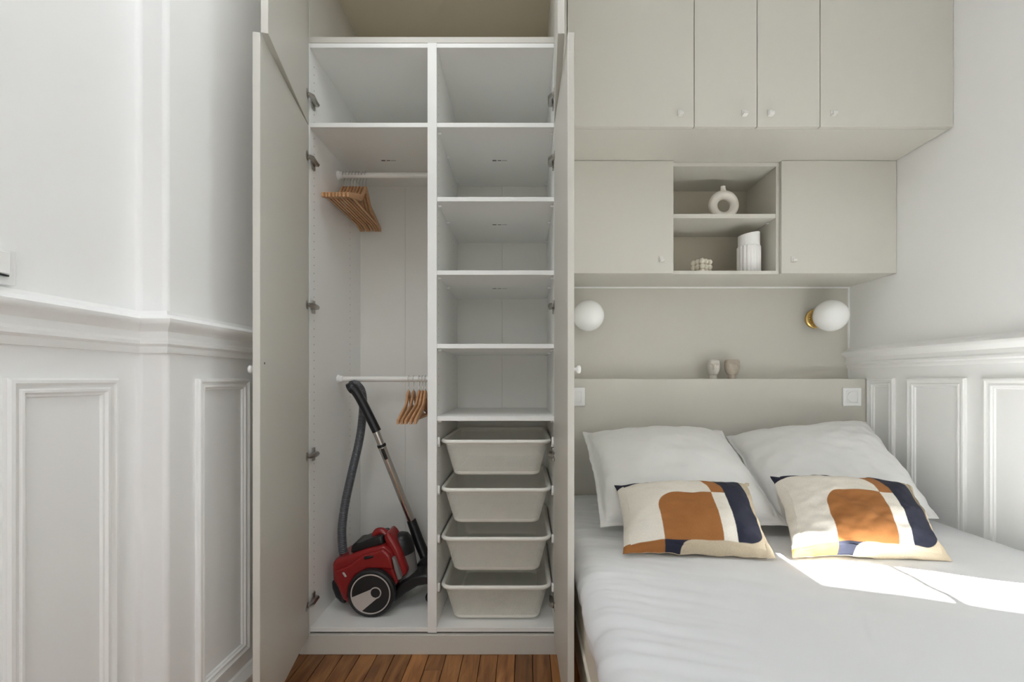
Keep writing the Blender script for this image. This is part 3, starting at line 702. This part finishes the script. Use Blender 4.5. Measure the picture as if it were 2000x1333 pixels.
# little stone heads on the ledge
def head(x, y, s, yaw, m, label, hat):
    z0 = 1.087
    t = thing('stone_head', (x, y, z0), label, 'sculpture', 'stone heads on the ledge')
    W = 0.030 * s
    g = MB().lathe([(0.019 * s, 0), (0.018 * s, 0.010), (0.017 * s, 0.024)], (x, y + 0.004, z0), n=20); g.build('neck', m, t, smooth=50)
    rows, n = 56, 112; vs = []; fs = []; H0, H1 = 0.018, 0.093
    ca, sa = math.cos(yaw), math.sin(yaw)
    for i in range(rows + 1):
        f_ = i / rows; z = lerp(H0, H1, f_)
        wr_ = math.sin(math.pi * min(1, 0.10 + 0.62 * f_ ** 0.75)) ** 0.6
        if hat: wr_ *= 1.0 + 0.08 * f_
        if f_ > 0.92: wr_ *= 1 - (f_ - 0.92) * (1.6 if hat else 4.5)
        for j in range(n):
            q = 2 * math.pi * j / n; a = ((q + math.pi) % (2 * math.pi)) - math.pi   # a = 0 is the face
            rx = W * wr_ * (1.0 if not hat else 1.18); ry = W * wr_ * 1.05
            d = 0.0
            face = math.exp(-(a / 0.16) ** 2)
            if 0.36 < f_ < 0.72: d += 0.0085 * face * (0.55 + 0.9 * (0.72 - f_) / 0.36)          # nose
            for e in (-0.42, 0.42):
                d -= 0.0062 * math.exp(-((a - e) / 0.22) ** 2 - ((f_ - 0.60) / 0.085) ** 2)       # eye sockets
                d += 0.0048 * math.exp(-((a - e) / 0.30) ** 2 - ((f_ - 0.72) / 0.045) ** 2)       # brows
                d += 0.0016 * math.exp(-((a - e) / 0.12) ** 2 - ((f_ - 0.60) / 0.035) ** 2)       # lids
            d += 0.0036 * math.exp(-(a / 0.22) ** 2 - ((f_ - 0.26) / 0.04) ** 2)                  # lips
            d -= 0.0016 * math.exp(-(a / 0.25) ** 2 - ((f_ - 0.26) / 0.012) ** 2)
            d += 0.0022 * math.exp(-(a / 0.3) ** 2 - ((f_ - 0.10) / 0.07) ** 2)                   # chin
            lx, ly = (rx + d) * math.sin(a), -(ry + d) * math.cos(a)
            vs.append((x + lx * ca - ly * sa, y + lx * sa + ly * ca, z0 + z * s))
    for i in range(rows):
        for j in range(n): fs.append((i * n + j, i * n + (j + 1) % n, (i + 1) * n + (j + 1) % n, (i + 1) * n + j))
    fs += [tuple(range(n - 1, -1, -1)), tuple(rows * n + j for j in range(n))]
    g = MB(); g.add(vs, fs); g.build('face', m, t, smooth=180)
head(P(1393, 0, 2.305).x, 2.305, 1.04, R(-14), 'stone', 'pale narrow stone head ornament on the headboard ledge', False)
head(P(1430, 0, 2.30).x, 2.300, 1.04, R(14), 'stone2', 'beige wider stone head planter ornament on the headboard ledge', True)

# ------------------------------------------------------------------ hangers
def hanger(x, z, label, group, rz=0.0):
    t = thing('clothes_hanger', (x, YR, z), label, 'hanger', group)
    # shoulders: curved wooden bow in the YZ plane
    pts = []; rs = []
    N = 41
    vs = []; fs = []
    for i in range(N):
        a = -1 + 2 * i / (N - 1); yy = YR + a * 0.222; q_ = min(1, max(0, (abs(a) - 0.05) / 0.26)); zz = z - 0.066 - 0.040 * q_ * q_ * (3 - 2 * q_) - 0.070 * abs(a)
        hh = lerp(0.017, 0.011, abs(a)); tt = 0.0046
        if abs(a) > 0.98: hh *= 0.8
        for (dx, dz) in ((-tt, -hh), (tt, -hh), (tt, hh * 0.8), (tt * 0.5, hh), (-tt * 0.5, hh), (-tt, hh * 0.8)): vs.append((x + dx, yy, zz + dz))
    for i in range(N - 1):
        for j in range(6): fs.append((i * 6 + j, i * 6 + (j + 1) % 6, (i + 1) * 6 + (j + 1) % 6, (i + 1) * 6 + j))
    fs += [tuple(range(6)), tuple((N - 1) * 6 + j for j in range(5, -1, -1))]
    g = MB(); g.add(vs, fs); g.build('shoulder_bow', 'beech', t, smooth=50)
    MB().tube([(x, YR - 0.213, z - 0.168), (x, YR + 0.213, z - 0.168)], 0.0042, 10).build('trouser_bar', 'beech', t, smooth=50)
    hk = [(x, YR, z - 0.058), (x, YR, z - 0.030)]
    for i in range(13):
        q = R(-60 + 255 * i / 12); hk.append((x, YR + 0.0165 * math.cos(q), z - 0.0005 + 0.0165 * math.sin(q)))
    MB().tube(hk, 0.0017, 8).build('hook', 'chrome', t, smooth=60)
    if rz: t.rotation_euler = (0, 0, rz)
    return t
first = None
G1, G2 = 'wooden hangers bunched on the upper rail', 'wooden hangers on the lower rail'
for k in range(8):
    xx = lerp(-0.822, -0.722, k / 7); rz = (0.0, 0.006, -0.004, 0.008, 0.0, -0.006, 0.004, 0.016)[k]
    lab = 'wooden hanger bunched on the upper rail, %s from the left' % ('first', 'second', 'third', 'fourth', 'fifth', 'sixth', 'seventh', 'last')[k]
    if k == 0: lab = 'wooden hanger on the upper rail, leftmost, against the wardrobe side'
    if k == 7: lab = 'wooden hanger on the upper rail, rightmost of the bunch'
    if first is None: first = hanger(xx, ZR1, lab, G1)
    else: copy_tree(first, (xx, YR, ZR1), lab, rz)
for k, px in enumerate((798, 808, 819, 825, 831)):
    xx = (px - 1024) / F * YR
    lab = ('wooden hanger on the lower rail, nearest the vacuum wand', 'wooden hanger on the lower rail, second from the vacuum wand', 'wooden hanger on the lower rail, middle one of five', 'wooden hanger on the lower rail, second from the divider', 'wooden hanger on the lower rail, nearest the divider')[k]
    c = copy_tree(first, (xx, YR, ZR2), lab, (0.05, 0.02, -0.03, 0.0, 0.02)[k]); c['group'] = G2

# ------------------------------------------------------------------ wire-mesh baskets on runners
XC = (XD1 + XB) / 2
def basket(z, label):
    t = thing('mesh_basket', (XC, 2.09, z), label, 'basket', 'white mesh pull-out baskets')
    y0, y1 = 1.838, 2.345; W = 0.2165; H = 0.138
    def loop(ins, zz, r, n=7):
        pts = []
        xa, xb, ya, yb = XC - W + ins, XC + W - ins, y0 + ins * 0.72, y1 - ins * 0.72
        for (cx, cy, s0) in ((xb - r, ya + r, -90), (xb - r, yb - r, 0), (xa + r, yb - r, 90), (xa + r, ya + r, 180)):
            for i in range(n): q = R(s0 + 90 * i / (n - 1)); pts.append(Vector((cx + r * math.cos(q), cy + r * math.sin(q), zz)))
        return pts
    lv = [loop(0.006 + 0.036 * f_, z - H * f_, 0.034) for f_ in (0.0, 0.1, 0.9)]
    lv += [loop(0.0405, z - H * 0.965, 0.034), loop(0.046, z - H, 0.032)]
    k = len(lv[0]); vs = [p for l in lv for p in l]; fs = []; uvs = []
    # unrolled UV so that the perforation keeps one size
    per = [0.0]
    for i in range(k): per.append(per[-1] + (lv[0][(i + 1) % k] - lv[0][i]).length)
    def wallmesh(i0, i1):
        g = MB(); uv = []
        for a in range(i0, i1 + 1):
            for i in range(k + 1): g.v.append(lv[a][i % k]); uv.append((per[i], lv[a][0].z - z))
        for a in range(i1 - i0):
            for i in range(k): q = a * (k + 1) + i; g.f.append((q, q + 1, q + k + 2, q + k + 1))
        return g, uv
    g, uv = wallmesh(1, 2); g.build('mesh_wall', 'mesh', t, smooth=60, recalc=False, uvs=uv)
    g = MB(); g.add(lv[0] + lv[1], [(i, (i + 1) % k, k + (i + 1) % k, k + i) for i in range(k)]); g.build('upper_band', 'basket', t, smooth=60)
    g = MB(); g.add(lv[2] + lv[3] + lv[4], [(a * k + i, a * k + (i + 1) % k, (a + 1) * k + (i + 1) % k, (a + 1) * k + i) for a in range(2) for i in range(k)]); g.build('lower_band', 'basket', t, smooth=60)
    g = MB(); g.v = [Vector(p) for p in lv[4]]; g.f = [tuple(range(k))]
    g.build('mesh_floor', 'mesh', t, recalc=False, uvs=[(p.x, p.y) for p in lv[4]])
    rim = loop(0.0, z, 0.040, 9); MB().tube(rim + [rim[0], rim[1]], 0.0085, 12, caps=False).build('rim', 'basket', t, smooth=60)
    return t
names = ('top', 'second', 'third', 'bottom')
b0 = None
BZ = [P(0, p, 1.838).z - 0.001 for p in (863, 957.5, 1053, 1148)]
labs = ('empty white mesh basket, topmost of four, right under the lowest shelf', 'empty white mesh basket, second from the top of four', 'empty white mesh basket, third from the top of four', 'empty white mesh basket, lowest of four, just above the wardrobe floor')
for i, z in enumerate(BZ):
    if b0 is None: b0 = basket(z, labs[0])
    else: copy_tree(b0, (XC, 2.09, z), labs[i])
    for xx, s in ((XD1, 1), (XB, -1)):
        r = MB().box(min(xx, xx + s * 0.010), max(xx, xx + s * 0.010), 1.835, 2.34, z - 0.020, z - 0.006).build('basket_runner', 'steel', wd, bevel=0.001)
        MB().box(min(xx, xx + s * 0.0085), max(xx, xx + s * 0.0085), 1.826, 1.842, z - 0.012, z + 0.020).build('runner_cap', 'plastic', r, bevel=0.003)

# ------------------------------------------------------------------ vacuum cleaner
vc = thing('vacuum_cleaner', (-0.60, 2.0, 0.102), 'red and black bagless vacuum cleaner with hose and chrome wand, inside the wardrobe', 'vacuum cleaner')
def C(cx, cy, Y): return P(590 + cx / 4.442, 980 + cy / 4.442, Y)
def slab(name, pts, y0, y1, m, bev=0.012, seg=4, k=1.0, parent=vc):
    g = MB(); g.prism([C(a, b, y0) for a, b in pts], (0, y1 - y0, 0)); return g.build(name, m, parent, bevel=bev, seg=seg, smooth=50)
Y0 = 1.925
body = slab('body_shell', [(262, 690), (256, 560), (262, 518), (330, 494), (405, 476), (470, 448), (560, 418), (640, 400), (712, 384), (770, 440), (800, 560), (840, 690), (800, 760), (700, 800), (560, 880), (420, 905), (340, 860), (300, 760)], Y0, 2.10, 'red', 0.018, 5)
slab('side_step', [(270, 610), (400, 560), (520, 470), (700, 415), (760, 470), (790, 600), (700, 590), (560, 590), (470, 640), (410, 740), (380, 850), (330, 800)], Y0 - 0.012, Y0 + 0.02, 'red', 0.010, 4)
slab('latch_recess', [(530, 490), (545, 478), (620, 470), (615, 490), (560, 505), (540, 508)], Y0 - 0.014, Y0, 'black', 0.003, 2)
slab('badge', [(345, 622), (362, 615), (388, 655), (370, 662)], Y0 - 0.0145, Y0, 'silver', 0.002, 2)
slab('rear_bumper', [(250, 690), (300, 690), (345, 730), (370, 860), (375, 900), (330, 885), (285, 840), (255, 760)], Y0 + 0.005, 2.095, 'black', 0.012, 4)
slab('control_panel', [(412, 455), (424, 395), (440, 372), (490, 368), (560, 338), (620, 318), (690, 300), (712, 380), (600, 412), (500, 445)], Y0 + 0.022, 2.075, 'black', 0.012, 4)
MB().lathe([(0.014, 0), (0.014, 0.006), (0.011, 0.008)], C(590, 352, 1.99), (-0.25, -0.2, 1), 20).build('power_button', 'red', vc, smooth=40)
# handle arch sweeping over to the bin
hp = [C(640, 372, 2.0), C(634, 335, 2.0), C(640, 285, 2.0), C(664, 262, 2.0), C(700, 268, 2.0), C(740, 300, 2.0), C(772, 365, 2.0), C(800, 430, 2.0)]
def catmull(ps, k=6):
    out = []
    for i in range(len(ps) - 1):
        p0, p1, p2, p3 = ps[max(i - 1, 0)], ps[i], ps[i + 1], ps[min(i + 2, len(ps) - 1)]
        for j in range(k):
            t = j / k; out.append(0.5 * ((2 * p1) + (p2 - p0) * t + (2 * p0 - 5 * p1 + 4 * p2 - p3) * t * t + (3 * p1 - p0 - 3 * p2 + p3) * t ** 3))
    return out + [ps[-1]]
cs = catmull(hp); n = len(cs)
MB().tube(cs, [0.0155 + 0.010 * (i / n) ** 2 for i in range(n)], 16).build('carry_handle', 'red', vc, smooth=60)
slab('front_arm', [(735, 262), (770, 300), (815, 370), (850, 440), (912, 632), (850, 682), (820, 600), (790, 490), (735, 395), (700, 320)], 1.945, 2.055, 'red', 0.014, 4)
slab('side_vent', [(775, 490), (800, 500), (862, 672), (828, 690), (800, 600)], 1.918, 1.95, 'bin', 0.004, 2)
# dust container: tilted cylinder with a black lid
a0, a1_ = C(845, 300, 2.03), C(930, 690, 2.03); ax = a0 - a1_
Ln = ax.length
MB().lathe([(0.040, 0), (0.047, 0.006), (0.050, Ln * 0.62), (0.050, Ln * 0.64)], a1_, ax, 36).build('dust_bin', 'bin', vc, smooth=40)
MB().lathe([(0.052, Ln * 0.62), (0.053, Ln * 0.80), (0.050, Ln * 0.92), (0.040, Ln * 1.02), (0.020, Ln * 1.07), (0.004, Ln * 1.08)], a1_, ax, 36).build('bin_lid', 'black', vc, smooth=40)
slab('front_chassis', [(700, 930), (790, 800), (850, 720), (960, 655), (1060, 640), (1110, 650), (1100, 720), (1000, 740), (900, 800), (790, 880), (740, 930)], 1.945, 2.10, 'black', 0.012, 4)
MB().lathe([(0.021, -0.012), (0.024, -0.008), (0.024, 0.008), (0.021, 0.012)], (C(1120, 800, 2.02).x, 2.02, 0.102 + 0.024), (0, 1, 0), 24).build('castor', 'black', vc, smooth=40)
# wheels
wc = Vector((-0.632, 1.885, 0.102 + 0.0985)); rw = 0.098
def wheel(yc, s):
    w = MB().lathe([(rw * 0.86, 0.040), (rw * 0.97, 0.036), (rw, 0.028), (rw, 0.010), (rw * 0.985, 0.004), (rw * 0.90, 0.001), (rw * 0.86, 0.0035), (rw * 0.3, 0.001), (0.001, 0.0)], (wc.x, yc, wc.z), (0, s, 0), 64).build('wheel', 'tire', vc, smooth=35)
    return w
w1 = wheel(1.885, 1)
g = MB(); n = 64; vs = []; fs = []
hx, hz = wc.x - 0.001, wc.z; yv = 1.8838
for (r0, r1, cx, cz, nm) in ((0.836, 0.79, 0, 0, 'rim_ring'), (0.245, 0.20, 0.02, 0.005, 'hub_ring')):
    g = MB(); vs = []
    for rr, yy in ((r0, yv + 0.003), (r0, yv), (r1, yv), (r1, yv + 0.003)):
        vs += [(wc.x + cx + rr * rw * math.cos(2 * math.pi * i / n), yy, wc.z + cz + rr * rw * math.sin(2 * math.pi * i / n)) for i in range(n)]
    fs = [(a * n + i, a * n + (i + 1) % n, (a + 1) * n + (i + 1) % n, (a + 1) * n + i) for a in range(3) for i in range(n)]
    g.add(vs, fs); g.build(nm, 'silver', w1)
# silver blade from the hub to the lower left rim
q0, q1 = R(190), R(243); pts = [(0.79 * math.cos(lerp(q0, q1, i / 10)), 0.79 * math.sin(lerp(q0, q1, i / 10))) for i in range(11)]
hub = (0.02 / rw, 0.005 / rw)
pts += [(hub[0] + 0.22 * math.cos(R(b)), hub[1] + 0.22 * math.sin(R(b))) for b in (-45, -70, -100, -135, -170, -200, -225)][0:1] + [(hub[0] + 0.2 * math.cos(R(b)), hub[1] + 0.2 * math.sin(R(b))) for b in (-60, -90, -120, -150, -180, -200, -215)] + [(hub[0] + 0.22 * math.cos(R(130)), hub[1] + 0.22 * math.sin(R(130)))]
MB().prism([(wc.x + a * rw, yv + 0.0002, wc.z + b * rw) for a, b in pts], (0, 0.003, 0)).build('wheel_blade', 'silver', w1)
wheel(2.135, -1)
# hose, grip, wand, nozzle
hpts = [P(676, 1100, 2.0), P(670, 1075, 2.0), P(668, 1035, 2.01), P(674, 985, 2.03), P(687, 925, 2.06), P(702, 860, 2.09), P(708, 815, 2.105), P(709, 785, 2.11), P(705, 763, 2.09), P(695, 752, 2.055), P(686, 753, 2.03)]
cs = catmull(hpts, 64); dense = []; rad = []
L_ = 0
for i in range(len(cs)):
    if i: L_ += (cs[i] - cs[i - 1]).length
    dense.append(cs[i]); rad.append(0.0182 + 0.0015 * math.sin(L_ * 2 * math.pi / 0.0075))
MB().tube(dense, rad, 18).build('hose', 'hose', vc, smooth=180)
MB().lathe([(0.024, 0), (0.023, 0.018), (0.020, 0.024)], P(676, 1098, 2.0), P(668, 1040, 2.01) - P(676, 1100, 2.0), 24).build('hose_socket', 'red', vc, smooth=40)
gp = catmull([P(682, 760, 2.02), P(688, 758, 2.02), P(697, 768, 2.025), P(712, 795, 2.035), P(736, 843, 2.05)], 8); n = len(gp)
MB().tube(gp, [lerp(0.025, 0.020, min(1, i / (n * 0.6))) for i in range(n)], 18).build('grip', 'grip', vc, smooth=60)
Wp = lambda t: lerp(P(734, 842, 2.05), P(806, 1024, 2.13), t)
MB().tube([Wp(0), Wp(0.19)], 0.0155, 20).build('wand_upper_tube', 'chrome', vc, smooth=40)
MB().tube([Wp(0.14), Wp(0.165)], 0.0195, 20).build('wand_collar', 'black', vc, smooth=40)
MB().tube([Wp(0.165), Wp(0.30), Wp(1.0)], [0.0185, 0.0175, 0.0175], 20).build('wand_lower_tube', 'chrome', vc, smooth=40)
MB().tube([Wp(0.18) + Vector((0.002, -0.014, 0)), Wp(0.29) + Vector((0.002, -0.013, 0))], 0.0085, 8).build('wand_latch', 'black', vc, smooth=40)
MB().tube([P(803, 1016, 2.13), P(808, 1030, 2.13), P(818, 1058, 2.12), P(832, 1092, 2.11), P(846, 1122, 2.10)], [0.021, 0.022, 0.024, 0.024, 0.022], 16).build('nozzle_neck', 'black', vc, smooth=50)
g = MB().prism([C(985, 560, 2.06), C(1040, 505, 2.06), C(1160, 470, 2.06), C(1250, 640, 2.06), C(1180, 760, 2.06), C(1010, 700, 2.06)], (0, 0.20, 0))
g.build('floor_nozzle', 'black', vc, bevel=0.010, seg=3, smooth=50)
